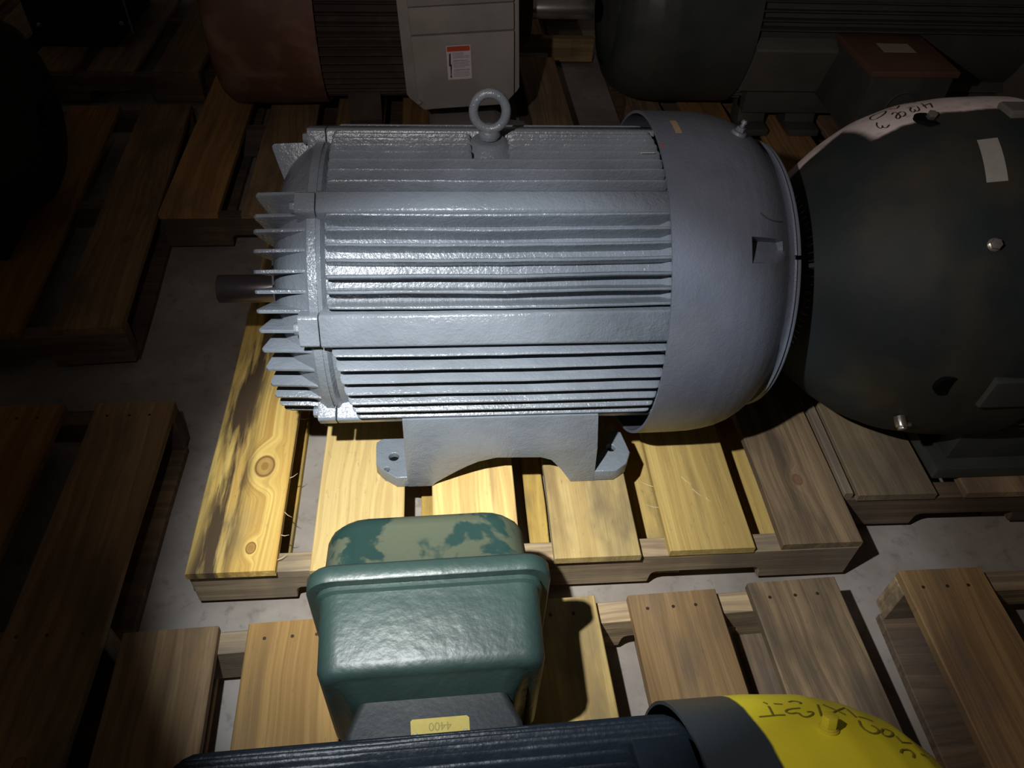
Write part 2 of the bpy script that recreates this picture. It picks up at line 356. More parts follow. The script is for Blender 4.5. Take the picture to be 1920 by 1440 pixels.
def hexbolt(p, axis, r, hgt, name, mat, parent, washer=True):
    p = Vector(p); ax = Vector(axis).normalized(); mb = MB()
    if washer: mb.cyl(p, p+ax*hgt*0.2, r*1.22, n=20); mb.cyl(p+ax*hgt*0.2, p+ax*hgt*0.3, r*1.08, n=20)
    mb.cyl(p+ax*hgt*0.3, p+ax*hgt, r, n=6)
    mb.cyl(p-ax*hgt*1.2, p+ax*hgt*0.35, r*0.6, n=12)
    return mb.build(name, mat, parent, 0.0006)

# ------------------------------------------------------------------ structure: the floor
fl = MB(); fl.box(-6, 8, -4, 10, -0.05, 0.0); fo = fl.build('floor', M_floor, smooth=0); fo['kind'] = 'structure'

# ------------------------------------------------------------------ pallets
DT = 0.127; BT = 0.017     # deck height, board thickness
def board_mesh(x0, x1, y0, y1, z0, z1, seed, skew=0.0, rough=0.0014):
    """board running along Y with slightly uneven sawn edges, origin at its centre"""
    rnd = random.Random(seed); cx, cy, cz = (x0+x1)/2, (y0+y1)/2, (z0+z1)/2; hw, hl, ht = (x1-x0)/2, (y1-y0)/2, (z1-z0)/2
    n = 6; rows = []
    for i in range(n+1):
        y = -hl+2*hl*i/n; a = rnd.uniform(-rough, rough); b = rnd.uniform(-rough, rough); sx = skew*(i/n-0.5); c = rnd.uniform(-.0005, .0005)
        e = 0.0018
        rows.append([(-hw+a+sx, y, -ht), (-hw+a+sx, y, ht-e+c), (-hw+a+e+sx, y, ht+c), (hw+b-e+sx, y, ht+c), (hw+b+sx, y, ht-e+c), (hw+b+sx, y, -ht)])
    mb = MB(); mb.grid(rows, closed_v=True); L = len(mb.v); mb.f.append(tuple(range(6))[::-1]); mb.f.append(tuple(range(L-6, L)))
    return mb, (cx, cy, cz)
def stringer_mesh(x0, x1, z0, z1, th, notches=True):
    Ln = x1-x0; hx = Ln/2; hz = (z1-z0)/2; d = 0.034; rr = 0.012
    pts = [(-hx, -hz)]
    if notches:
        for a in (-hx+0.175, hx-0.175-0.215):
            b = a+0.215
            pts += [(a, -hz), (a+0.002, -hz+d-rr), (a+0.005, -hz+d-0.004), (a+rr, -hz+d), (b-rr, -hz+d), (b-0.005, -hz+d-0.004), (b-0.002, -hz+d-rr), (b, -hz)]
    pts += [(hx, -hz), (hx, hz), (-hx, hz)]
    mb = MB(); mb.prism(pts, 'Y', -th/2, th/2); return mb
def nail_row(board, xs, y, z, r=0.003):
    for x in xs:
        mb = MB(); mb.cyl((x, y, z-0.002), (x, y, z+0.0006), r, n=8); mb.build('nail', M_nail, board, smooth=0)
def pallet(loc, rz, width, depth, boards, mats, label, lowers=None, smat=None, nails=(), yoffs=None, skews=None, group=None, low_mat=None, narrow=None, nail_y=0.035):
    """boards: list of (x0,x1) in local coordinates; Y 0 is the near edge and depth the far edge"""
    p = thing('wooden_pallet', loc, label, 'pallet', rz, group); smat = smat or M_string
    sid = int(abs(loc[0]*100)+abs(loc[1]*1000))
    th = 0.038; z0 = 0.019; z1 = DT-BT
    for y in (th/2+0.002, depth/2, depth-th/2-0.002):
        o = stringer_mesh(0, width, z0, z1, th).build('stringer', smat, p, 0.0015, seg=1, smooth=0); o.location = (width/2, y, (z0+z1)/2)
    for i, (a, b) in enumerate(boards):
        mt = mats[i % len(mats)]; yo = yoffs[i] if yoffs else random.uniform(-0.003, 0.004)
        mb, c = board_mesh(a, b, yo, depth+random.uniform(-.004, .004), DT-BT, DT, sid+i, skews[i] if skews else 0)
        o = mb.build('deck_board', mt, p, smooth=0); o.location = c
        if i in nails:
            w = (b-a)/2; hl = (depth-yo)/2
            nail_row(o, (-w*0.62, -w*0.05, w*0.45), hl-nail_y, BT/2)
            nail_row(o, (-w*0.6, 0.0, w*0.55), -hl+0.022, BT/2)
            if 'mid' in str(nails[-1]): nail_row(o, (-w*0.7, -w*0.1, w*0.6), 0.0, BT/2)
    for i, (a, b) in enumerate(lowers or [(0, 0.15), (width*0.29, width*0.29+0.10), (width/2-0.05, width/2+0.05), (width*0.63, width*0.63+0.10), (width-0.15, width)]):
        mb, c = board_mesh(a, b, 0.028, depth-0.028, 0.0, 0.019, sid+50+i)
        o = mb.build('bottom_board', low_mat or mats[(i+1) % len(mats)], p, smooth=0); o.location = c
    return p

PA = pallet((0, 0, 0), 0, 1.219, 1.016,
    [(0.0, 0.152), (0.213, 0.372), (0.425, 0.580), (0.642, 0.799), (0.854, 1.014), (1.066, 1.219)],
    [M_knot, M_pale, M_fresh, M_stain, M_pale, M_weath],
    'bright yellow wooden pallet in the flashlight beam under the blue-grey motor',
    lowers=[(0.03, 0.150), (0.398, 0.50), (0.612, 0.652), (0.83, 0.90), (1.068, 1.20)],
    yoffs=[-0.006, -0.010, -0.004, -0.006, 0.0, 0.003], low_mat=M_stain)
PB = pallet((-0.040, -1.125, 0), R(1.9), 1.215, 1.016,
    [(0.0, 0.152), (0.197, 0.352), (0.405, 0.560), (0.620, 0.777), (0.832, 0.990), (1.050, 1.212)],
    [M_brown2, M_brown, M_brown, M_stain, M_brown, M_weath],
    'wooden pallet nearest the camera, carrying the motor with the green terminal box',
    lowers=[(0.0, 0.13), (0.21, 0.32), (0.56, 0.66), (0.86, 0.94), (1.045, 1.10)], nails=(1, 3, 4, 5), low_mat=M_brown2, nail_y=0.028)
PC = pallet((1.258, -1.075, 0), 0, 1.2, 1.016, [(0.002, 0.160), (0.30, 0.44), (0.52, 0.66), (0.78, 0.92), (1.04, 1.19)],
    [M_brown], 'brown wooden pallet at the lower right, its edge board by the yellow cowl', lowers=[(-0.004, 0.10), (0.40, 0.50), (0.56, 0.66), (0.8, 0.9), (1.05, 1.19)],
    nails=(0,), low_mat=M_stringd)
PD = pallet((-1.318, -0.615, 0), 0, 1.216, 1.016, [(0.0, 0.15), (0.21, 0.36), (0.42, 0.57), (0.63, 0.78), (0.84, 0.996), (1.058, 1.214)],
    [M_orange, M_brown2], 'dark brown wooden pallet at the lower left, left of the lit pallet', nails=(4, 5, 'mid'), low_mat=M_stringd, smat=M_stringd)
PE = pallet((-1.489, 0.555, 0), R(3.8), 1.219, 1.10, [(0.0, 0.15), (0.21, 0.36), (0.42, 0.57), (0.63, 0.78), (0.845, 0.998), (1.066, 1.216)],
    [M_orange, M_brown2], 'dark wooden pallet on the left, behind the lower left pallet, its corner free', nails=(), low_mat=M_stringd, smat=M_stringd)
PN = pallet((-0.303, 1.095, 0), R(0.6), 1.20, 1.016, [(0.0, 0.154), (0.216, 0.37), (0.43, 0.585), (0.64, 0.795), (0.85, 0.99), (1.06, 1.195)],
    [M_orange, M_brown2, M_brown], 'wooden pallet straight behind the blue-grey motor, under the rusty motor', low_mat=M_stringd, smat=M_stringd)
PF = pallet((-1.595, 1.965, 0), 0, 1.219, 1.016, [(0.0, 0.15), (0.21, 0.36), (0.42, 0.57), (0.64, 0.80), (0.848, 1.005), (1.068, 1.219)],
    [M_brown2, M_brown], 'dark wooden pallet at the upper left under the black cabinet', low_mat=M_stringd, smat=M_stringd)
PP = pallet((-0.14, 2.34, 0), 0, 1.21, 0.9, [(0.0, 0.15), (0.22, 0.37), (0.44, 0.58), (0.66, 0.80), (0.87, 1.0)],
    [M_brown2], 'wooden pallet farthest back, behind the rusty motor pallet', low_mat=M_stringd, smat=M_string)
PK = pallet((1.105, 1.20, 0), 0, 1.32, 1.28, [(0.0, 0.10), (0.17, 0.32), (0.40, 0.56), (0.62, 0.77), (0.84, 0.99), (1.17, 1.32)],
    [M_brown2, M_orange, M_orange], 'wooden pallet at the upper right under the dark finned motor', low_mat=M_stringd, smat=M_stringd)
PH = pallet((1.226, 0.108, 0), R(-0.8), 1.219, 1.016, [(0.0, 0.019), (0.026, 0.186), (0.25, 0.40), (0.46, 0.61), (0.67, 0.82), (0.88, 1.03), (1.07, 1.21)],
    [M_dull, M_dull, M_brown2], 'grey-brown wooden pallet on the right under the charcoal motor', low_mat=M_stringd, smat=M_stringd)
# splinters hanging from the cut edges of the lit pallet
rs = random.Random(3)
for (x, y, z) in ((0.156, 0.40, 0.118), (0.157, 0.35, 0.12), (0.154, 0.20, 0.12), (0.153, 0.12, 0.119), (0.154, 0.07, 0.12), (0.211, 0.40, 0.12), (0.210, 0.33, 0.12), (0.155, 0.02, 0.12), (0.852, 0.15, 0.12), (0.852, 0.10, 0.12), (0.93, 0.13, 0.1278), (0.95, 0.11, 0.1278), (0.915, 0.16, 0.1278)):
    mb = MB(); a = rs.uniform(-0.9, 0.9) if z < 0.125 else -1.0; L = rs.uniform(0.012, 0.026); s = -1 if 0.2 < x < 0.22 or 0.85 < x < 0.86 else 1
    d = Vector((s*math.cos(a)*L, math.sin(a)*L, 0.004 if z < 0.125 else 0)); p = Vector((x, y, z))
    mb.cyl(p-d*0.3, p+d*0.4, 0.0009, 0.0007, 5); mb.cyl(p+d*0.38, p+d+Vector((0, 0.004, 0)), 0.0007, 0.0002, 5)
    mb.build('splinter', M_splint, PA, smooth=0)

# ------------------------------------------------------------------ main motor: blue-grey, on the lit pallet
H1 = 0.305
M1 = thing('electric_motor', (0, 0.41, DT+0.0012), 'large blue-grey finned electric motor lit by the flashlight in the centre', 'motor')
P1 = [(0.80, 0.296), (0.86, 0.2955), (0.90, 0.294), (0.925, 0.2905), (0.945, 0.286), (0.963, 0.279), (0.98, 0.269), (0.993, 0.259), (1.003, 0.248), (1.009, 0.243), (1.018, 0.241)]
mb = MB(); revolve(mb, [(0.262, 0.20), (0.262, 0.245), (0.270, 0.247), (0.276, 0.238), (0.30, 0.233), (0.80, 0.233), (0.81, 0.246), (0.845, 0.246), (0.846, 0.20)], H1, 128)
mb.build('barrel', M_blue, M1)
sd = 0
groups = [([59.0-5.05*i for i in range(7)], 0.0022), ([11.8, 6.2, 0.3, -5.6, -11.6, -17.4, -23.2], 0.0016), ([72.0, 77.0, 82.0, 87.0, 91.8, 96.2, 100.4, 104.0], 0.0006),
          ([116, 121, 126, 131, 136, 141, 146], 0.0012), ([162, 167, 172, 177, 182, 187, 192], 0.0012)]
for gi, (angs, kk) in enumerate(groups):
    for i, a in enumerate(angs):
        sd += 1
        x0 = 0.279 if gi != 1 else 0.280+0.0035*i; x1 = 0.813
        rt = 0.270 if gi != 2 else 0.268
        tb, tt = (0.0085, 0.0058)
        if gi == 2 and 3 <= i <= 6:      # the eye-bolt pad interrupts the top fins
            fin(x0, 0.505, 0.228, rt, a, H1, tb, tt, 8, kink=kk, seed=sd).build('cooling_fin', M_blue, M1)
            fin(0.565, x1, 0.228, rt, a, H1, tb, tt, 8, kink=kk, seed=sd+100).build('cooling_fin', M_blue, M1)
        else:
            fin(x0, x1, 0.228, rt, a, H1, tb, tt, 16, kink=kk, seed=sd).build('cooling_fin', M_blue, M1)
lugs = [(64.0, 4.1), (20.6, 5.8), (-28.5, 2.6), (109.5, 4.0), (154, 4.5), (199, 4.5)]
for a, w in lugs:
    bar(0.266, 0.822, 0.225, 0.268, a, w, H1).build('lug_bar', M_blue, M1, 0.0015, seg=1)
# eye-bolt pad, collar and ring
mb = MB(); mb.cyl((0.535, 0.030, H1+0.232), (0.535, 0.030, H1+0.263), 0.060, 0.026, 32); mb.build('eye_bolt_pad', M_blue, M1, 0.003)
mb = MB(); mb.cyl((0.535, 0.030, H1+0.266), (0.535, 0.030, H1+0.270), 0.0165, n=24); mb.cyl((0.535, 0.030, H1+0.270), (0.535, 0.030, H1+0.281), 0.0185, 0.016, 24)
mb.cyl((0.535, 0.030, H1+0.280), (0.535, 0.030, H1+0.286), 0.0125, 0.012, 24)
eb = mb.build('eye_bolt', M_blue, M1, 0.002)
mb = MB(); mb.torus((0.535, 0.030, H1+0.311), (0.06, 1, -0.12), 0.0262, 0.0078, 40, 14, (1, 1.10)); mb.build('ring', M_blue, eb)
# end bell with radial fins and bolt bosses
mb = MB(); revolve(mb, [(0.160, 0.028), (0.160, 0.075), (0.166, 0.082), (0.174, 0.095), (0.177, 0.135), (0.182, 0.162), (0.190, 0.185), (0.201, 0.204), (0.215, 0.219), (0.230, 0.231), (0.243, 0.240), (0.250, 0.247), (0.263, 0.248), (0.264, 0.20)], H1, 128)
bell = mb.build('end_bell', M_blue, M1)
def bell_fin(deg, xt=0.168, rt=0.238, th=0.0058, ri=0.10):
    a = R(deg); rad = Vector((0, -math.cos(a), math.sin(a))); tan = Vector((0, math.sin(a), math.cos(a)))
    outer = [(0.256, ri), (0.256, 0.245), (0.245, 0.243), (0.22, rt+0.002), (xt+0.004, rt), (xt, rt-0.004), (xt+0.001, rt-0.010), (xt+0.008, rt-0.035), (xt+0.016, rt-0.062), (xt+0.022, rt-0.09), (xt+0.024, ri)]
    m_ = MB(); n = len(outer)
    vs = [Vector((x, 0, H1))+rad*r-tan*th/2 for x, r in outer]+[Vector((x, 0, H1))+rad*r+tan*th/2 for x, r in outer]
    m_.add(vs, [tuple(range(n))[::-1], tuple(range(n, 2*n))]+[(i, (i+1) % n, (i+1) % n+n, i+n) for i in range(n)])
    return m_.build('bell_fin', M_blue, M1, 0.0014, seg=2)
for a in (71.7, 62.2, 56.2, 48.6, 41.0, 33.6, 26.3, 18.6, 10.2, 1.2, -8.2, -17.2, -26.5, -36, -45, -54, -63, 114, 121, 128, 136, 144, 152, 160, 168, 176, 184, 192, 200):
    bell_fin(a)
for a, w in lugs:
    b = bar(0.234, 0.2645, 0.205, 0.2675, a, max(w, 3.6)*0.94, H1).build('bolt_boss', M_blue, M1, 0.002, seg=2)
    mb = MB(); p = Vector(pol(0.215, 0.249, a, H1)); mb.cyl(p+Vector((0.010, 0, 0)), p+Vector((0.024, 0, 0)), 0.0095, 0.0115, 6); mb.build('bolt_head', M_blue, b, 0.001)
mb = MB(); mb.cyl((0.046, 0, H1-0.019), (0.175, 0, H1-0.019), 0.0255, n=48); mb.build('shaft', M_shaft, M1, 0.002)
# fan cover (cowl)
def cowl_mesh(prof, h, thick, pocket=None, n=180):
    xs = []
    for (a, _), (b, _) in zip(prof, prof[1:]):
        k = max(1, int((b-a)/0.006)); xs += [a+(b-a)*i/k for i in range(k)]
    xs.append(prof[-1][0]); degs = [360*i/n for i in range(n)]
    if pocket:
        px0, px1, d0, d1 = pocket
        xs = sorted(xs+[px0-0.0006, px0+0.0006]); degs = sorted(degs+[d1-0.1, d1+0.15, d0-0.1]+[d0+(d1-d0)*i/8 for i in range(9)])
    out = []; inn = []
    for d in degs:
        ro = []; ri = []
        for x in xs:
            r = interp(prof, x)
            if pocket and px0 <= x <= px1 and d0 <= d <= d1:
                u = (x-px0)/(px1-px0); v = (d-d0)/(d1-d0)
                rf = interp(prof, px0)-0.022*v**0.8-0.003+(interp(prof, px1)-interp(prof, px0)+0.012)*u**1.3
                r = min(r, rf)
            ro.append(pol(x, r, d, h)); ri.append(pol(x, interp(prof, x)-thick-(0.02 if pocket and x > px0-0.01 else 0), d, h))
        out.append(ro+ri[::-1])
    m_ = MB(); m_.grid(out, True, True); return m_
cw = cowl_mesh(P1, H1, 0.005, (0.927, 0.985, 41.5, 49.3)).build('fan_cover', M_cowl, M1, smooth=40)
mb = MB(); revolve(mb, [(1.014, 0.205), (1.014, 0.2465), (1.0165, 0.249), (1.0185, 0.2465), (1.020, 0.243), (1.0225, 0.2465), (1.0245, 0.2465), (1.0265, 0.243), (1.0265, 0.205)], H1, 120, True, 44.9, 403.3)
mb.build('cover_flange', M_cowl, M1)
mb = MB()
for r in (0.03, 0.06, 0.09, 0.12, 0.15, 0.18, 0.207): mb.torus((1.020, 0, H1), (1, 0, 0), r, 0.0022, 40, 6)
for k in range(8): mb.cyl(pol(1.020, 0.02, k*45, H1), pol(1.020, 0.225, k*45, H1), 0.0025, n=6)
mb.build('grille', M_cowl, M1)
patch(lambda u, v: (0.833+0.011*u, 88.0+9.0*v), P1, H1, 0.0007).build('bare_paint_spot', M_tan, M1)['label'] = 'tan spot where the paint is missing'
strokes([[(0.9438, 57.2), (0.958, 55.4), (0.975, 55.4), (0.989, 56.2)]], P1, H1, 0.0022).build('scratch', M_scrd, M1)
strokes([[(0.777, 84.9), (0.800, 85.0)]], [(0.27, 0.269), (0.9, 0.269)], H1, 0.0016).build('scratch', M_scr, M1)
patch(lambda u, v: (0.8015+0.003*u, 80.5+1.3*v), P1, H1, 0.0007, 2).build('red_paint_fleck', M_red, M1)['label'] = 'small red fleck at the cover rim'
# grease fitting on the cover
a = 92.0; p0 = Vector(pol(0.945, 0.283, a, H1)); ax = Vector((0.25, -math.cos(R(a)), math.sin(R(a)))).normalized()
mb = MB(); mb.cyl(p0-ax*0.004, p0+ax*0.007, 0.016, 0.012, 20); mb.cyl(p0+ax*0.007, p0+ax*0.014, 0.008, 0.0075, 6); mb.cyl(p0+ax*0.014, p0+ax*0.021, 0.004, 0.0035, 12); mb.cyl(p0+ax*0.021, p0+ax*0.026, 0.0055, 0.004, 12)
mb.build('grease_fitting', M_cowl, M1, 0.0005)
# feet: front and rear web with pads
def foot(sy, name):
    F = 0.248   # distance of the web face from the shaft plane
    poly = [(0.378, 0.192), (0.378, 0.125), (0.374, 0.0), (0.426, 0.0), (0.430, 0.008), (0.436, 0.014), (0.470, 0.042), (0.492, 0.058), (0.512, 0.070), (0.545, 0.080), (0.628, 0.077), (0.648, 0.070), (0.668, 0.045), (0.686, 0.008), (0.690, 0.0), (0.783, 0.0), (0.776, 0.03), (0.735, 0.06), (0.722, 0.192)]
    poly = [(0.378, 0.192), (0.378, 0.10), (0.378, 0.0), (0.426, 0.0), (0.430, 0.008), (0.436, 0.014), (0.470, 0.042), (0.492, 0.058), (0.512, 0.070), (0.545, 0.080), (0.628, 0.077), (0.648, 0.068), (0.668, 0.040), (0.686, 0.008), (0.690, 0.0), (0.737, 0.0), (0.732, 0.10), (0.722, 0.192)]
    m_ = MB(); m_.prism(poly, 'Y', sy*F, sy*(F-0.016)); f_ = m_.build(name, M_blue, M1, 0.0022, seg=2)
    # top shelf closing the web onto the barrel
    m_ = MB(); m_.prism([(sy*(F-0.004), 0.191), (sy*(F-0.03), 0.200), (sy*(F-0.06), 0.190), (sy*(F-0.05), 0.120), (sy*(F-0.014), 0.10), (sy*(F-0.004), 0.10)], 'X', 0.380, 0.719); m_.build('foot_shelf', M_blue, f_, 0.002, seg=1)
    s2 = [(0.390, F-0.0008), (0.358, F-0.0008), (0.330, F-0.022), (0.319, F-0.036), (0.317, F-0.08), (0.318, F-0.090), (0.330, F-0.098), (0.400, F-0.098), (0.402, F-0.06), (0.400, F-0.01)]
    s3 = [(0.722, F-0.0008), (0.775, F-0.0008), (0.800, F-0.018), (0.812, F-0.045), (0.803, F-0.098), (0.782, F-0.104), (0.765, F-0.06), (0.735, F-0.03), (0.722, F-0.01)]
    def pad(poly, holes, top, nm):
        cu = bpy.data.curves.new(nm, 'CURVE'); cu.dimensions = '2D'; cu.fill_mode = 'BOTH'
        loops = [[(x, sy*y) for x, y in poly]]+[[(hx+hr*math.cos(2*PI*k/20), sy*hy+hr*math.sin(2*PI*k/20)) for k in range(20)] for hx, hy, hr in holes]
        for lp in loops:
            sp = cu.splines.new('POLY'); sp.points.add(len(lp)-1); sp.use_cyclic_u = True
            for q, (x, y) in zip(sp.points, lp): q.co = (x, y, 0, 1)
        cu.extrude = top/2-0.002; cu.bevel_depth = 0.002; cu.bevel_resolution = 2; cu.offset = -0.002
        tmp = bpy.data.objects.new(nm, cu); COL.objects.link(tmp)
        dg = bpy.context.evaluated_depsgraph_get(); me = bpy.data.meshes.new_from_object(tmp.evaluated_get(dg)); bpy.data.objects.remove(tmp)
        me.transform(Matrix.Translation((0, 0, top/2))); me.materials.clear(); me.materials.append(M_blue); me.shade_smooth(); me.set_sharp_from_angle(angle=R(40))
        o_ = bpy.data.objects.new(nm, me); COL.objects.link(o_); o_.parent = f_
        for hx, hy, hr in holes:
            m3 = MB(); m3.cyl((hx, sy*hy, 0.0005), (hx, sy*hy, top-0.012), hr*1.03, n=20); m3.build('hole_floor', M_hole, f_, smooth=0)
    pad(s2, [(0.352, F-0.052, 0.0095), (0.340, F-0.022, 0.0052)], 0.029, 'foot_pad')
    pad(s3, [(0.776, F-0.058, 0.0085)], 0.029, 'foot_pad')
foot(-1, 'foot'); foot(1, 'foot')

# ------------------------------------------------------------------ front motor with green terminal box and yellow cowl
H2 = 0.350-DT
PX = 0.60
M2 = thing('electric_motor', (PX, -0.583, DT+0.0012), 'dark navy motor at the bottom edge with a green terminal box and yellow fan cover', 'motor', R(1.4))
# coordinates below are written in the pallet frame and shifted to the pivot at x = PX
def shift(mb, dx): mb.v = [(x+dx, y, z) for x, y, z in mb.v]; return mb
P2 = [(.70, .212), (.80, .2115), (.86, .207), (.90, .197), (.94, .180), (.97, .155), (.99, .12)]
def sx(prof): return [(x-PX, r) for x, r in prof]
mb = MB(); revolve(mb, sx([(0.06, 0.03), (0.06, 0.08), (0.085, 0.12), (0.115, 0.150), (0.145, 0.165), (0.18, 0.178), (0.74, 0.178), (0.741, 0.10)]), H2, 96); mb.build('barrel', M_navy, M2)
for i, a in enumerate([-10, 0, 10, 62, 70, 78, 86, 94, 102, 110, 117, 123, 129, 134.5, 140, 145.5, 151, 156.5, 162, 170, 178, 186]):
    x1 = 0.645 if 94 <= a <= 130 else 0.715
    shift(fin(0.165, x1, 0.170, 0.1965 if a < 130 else 0.198, a, H2, 0.0075, 0.005, 10, seed=300+i, corner=0.018), -PX).build('cooling_fin', M_navy, M2)
shift(bar(0.640, 0.70, 0.16, 0.194, 112, 19, H2), -PX).build('smooth_pad', M_navy, M2, 0.003)
for a in (55, 90.5, 132.0, 200):
    shift(bar(0.125, 0.19, 0.15, 0.188, a, 5.0, H2), -PX).build('bolt_boss', M_navy, M2, 0.003)
mb = MB(); mb.cyl((-0.06-PX, 0, H2), (0.11-PX, 0, H2), 0.022, n=32); mb.build('shaft', M_shaft, M2, 0.002)
# yellow cowl: profile shifted, material uses x + PX
Pm = sx(P2); cwy = cowl_mesh([(x, r) for x, r in Pm], H2, 0.004, None, 120)
cy = cwy.build('fan_cover', M_yellow, M2, smooth=40); cy.data.transform(Matrix.Translation((PX, 0, 0))); cy.location = (-PX, 0, 0)
T2 = [[(0.7998, 137.7), (0.7952, 131.4)], [(0.7793, 131.7), (0.8086, 131.9)], [(0.8326, 136.2), (0.8184, 135.5), (0.8119, 134.0), (0.8151, 132.5), (0.8255, 133.2), (0.8253, 131.2), (0.8296, 130.4), (0.8398, 132.0), (0.8422, 133.8), (0.8352, 133.5)], [(0.8571, 138.6), (0.8469, 130.9)], [(0.8648, 133.5), (0.8904, 140.2)], [(0.8643, 139.3), (0.8785, 133.4)], [(0.8906, 138.8), (0.8892, 132.7)], [(0.8879, 130.6), (0.8826, 126.6), (0.8882, 123.9), (0.8988, 125.0), (0.903, 127.5), (0.8981, 128.8)], [(0.9114, 128.9), (0.9013, 125.4), (0.9049, 123.9), (0.9169, 126.1), (0.9223, 129.2), (0.9145, 129.5)], [(0.9212, 126.3), (0.9207, 123.4), (0.9354, 125.0)], [(0.9065, 117.2), (0.9118, 119.2), (0.9236, 120.3), (0.9245, 118.5), (0.9195, 116.6)], [(0.9347, 119.7), (0.941, 119.5)], [(0.7997, 141.1), (0.8016, 139.4)], [(0.8087, 139.7), (0.8181, 139.2)], [(0.8279, 141.1), (0.8358, 142.4), (0.8422, 140.7), (0.8382, 139.4)], [(0.8929, 133.6), (0.9084, 133.0)]]
shift(strokes(T2, P2, H2, 0.0026), -PX).build('marker_writing', M_inky, M2)['label'] = 'faded hand-written marker characters'
p0 = Vector(pol(0.842-PX, 0.2075, 124.5, H2)); hexbolt(p0, (0.1, -math.cos(R(124.5)), math.sin(R(124.5))), 0.0085, 0.017, 'cover_bolt', M_yelp, M2)
# terminal box, its axis pointing away from the motor; local y of box parts = world Y + .583
def rrect(x0, x1, z0, z1, r, n=5):
    P = []
    for cx, cz, a0 in ((x1-r, z1-r, 0), (x0+r, z1-r, 90), (x0+r, z0+r, 180), (x1-r, z0+r, 270)):
        for i in range(n+1): a = R(a0+90*i/n); P.append((cx+r*math.cos(a), cz+r*math.sin(a)))
    return P
def loft(secs, caps=True):
    rows = [[(x, y, z) for x, z in rrect(*s)] for y, s in secs]
    m_ = MB(); m_.grid(rows, closed_v=True); n = len(rows[0]); L = len(m_.v)
    if caps: m_.f.append(tuple(range(n))[::-1]); m_.f.append(tuple(range(L-n, L)))
    return m_
X0, X1, ZT, ZB = 0.296, 0.580, 0.410-DT, 0.175-DT
Yb = lambda Y: Y+0.583
def S_(i, r=0.028, dx=0.0, dz=0.0): return (X0+i-dx-PX, X1-i+dx-PX, ZB+i-dz, ZT-i+dz, r)
bx = loft([(Yb(-.318), S_(0.022, .016)), (Yb(-.3175), S_(0.010, .020)), (Yb(-.312), S_(0.004, .024)), (Yb(-.302), S_(0.0)), (Yb(-.225), S_(-0.002)), (Yb(-.212), S_(-0.003)), (Yb(-.209), S_(-.0075, .03)), (Yb(-.203), S_(-.0075, .03)), (Yb(-.2025), S_(0.006))]).build('terminal_box', M_green, M2, smooth=50)
loft([(Yb(-.2028), S_(-0.006)), (Yb(-.2020), S_(-.018, .034)), (Yb(-.199), S_(-.020, .036)), (Yb(-.182), S_(-.020, .036)), (Yb(-.1765), S_(-.016, .034)), (Yb(-.1755), S_(0.0))]).build('lid_flange', M_green, bx, smooth=50)
def L_(i): return (X0-0.004+i-PX, X1-0.004-i-PX, ZB-0.0+i, ZT-0.008-i, 0.050)
loft([(Yb(-.178), (X0-.008-PX, X1+.002-PX, ZB-.004, ZT+0.0, .036)), (Yb(-.172), L_(-0.002)), (Yb(-.105), L_(0.001)), (Yb(-.093), L_(0.004)), (Yb(-.083), L_(0.011)), (Yb(-.077), L_(0.024))]).build('lid', M_greenlid, bx, smooth=50)
# raised lip where the neck joins, then the neck
loft([(Yb(-.335), (0.335-PX, 0.540-PX, 0.205-DT, 0.366-DT, .02)), (Yb(-.319), (0.322-PX, 0.552-PX, 0.195-DT, 0.385-DT, .022)), (Yb(-.317), (0.305-PX, 0.565-PX, 0.185-DT, 0.398-DT, .02))]).build('box_throat', M_green, bx, smooth=50)
loft([(Yb(-.43), (0.325-PX, 0.550-PX, 0.20-DT, 0.364-DT, .01)), (Yb(-.370), (0.330-PX, 0.545-PX, 0.20-DT, 0.364-DT, .01)), (Yb(-.334), (0.345-PX, 0.530-PX, 0.21-DT, 0.364-DT, .012))]).build('neck', M_navyneck, M2, smooth=50)
bp = MB(); bp.prism([(0.410-PX, Yb(-.384)), (0.480-PX, Yb(-.384)), (0.480-PX, Yb(-.3625)), (0.477-PX, Yb(-.360)), (0.411-PX, Yb(-.360)), (0.409-PX, Yb(-.3625))], 'Z', 0.364-DT, 0.3652-DT)
bpo = bp.build('nameplate', M_brass, M2, smooth=0); bpo['label'] = 'small brass plate with stamped number'
for x in (0.4145, 0.4745):
    mb = MB(); mb.cyl((x-PX, Yb(-.379), 0.365-DT), (x-PX, Yb(-.379), 0.3675-DT), 0.0036, 0.0024, 12); mb.build('rivet', M_steel, bpo, smooth=60)
def text_obj(txt, size, mat, parent, name, mw):
    c = bpy.data.curves.new(name, 'FONT'); c.body = txt; c.size = size; c.align_x = 'CENTER'; c.align_y = 'CENTER'; c.extrude = 0.0002
    o = bpy.data.objects.new(name, c); COL.objects.link(o)
    dg = bpy.context.evaluated_depsgraph_get(); me = bpy.data.meshes.new_from_object(o.evaluated_get(dg)); bpy.data.objects.remove(o)
    me.materials.append(mat); me.transform(mw); o2 = bpy.data.objects.new(name, me); COL.objects.link(o2); o2.parent = parent; return o2
text_obj('4400', 0.014, plain('stamped_brass', (0.22, 0.17, 0.03, 1), 0.5), bpo, 'stamped_number', Matrix.Translation((0.4445-PX, Yb(-.370), 0.3654-DT)) @ Matrix.Rotation(PI, 4, 'Z'))
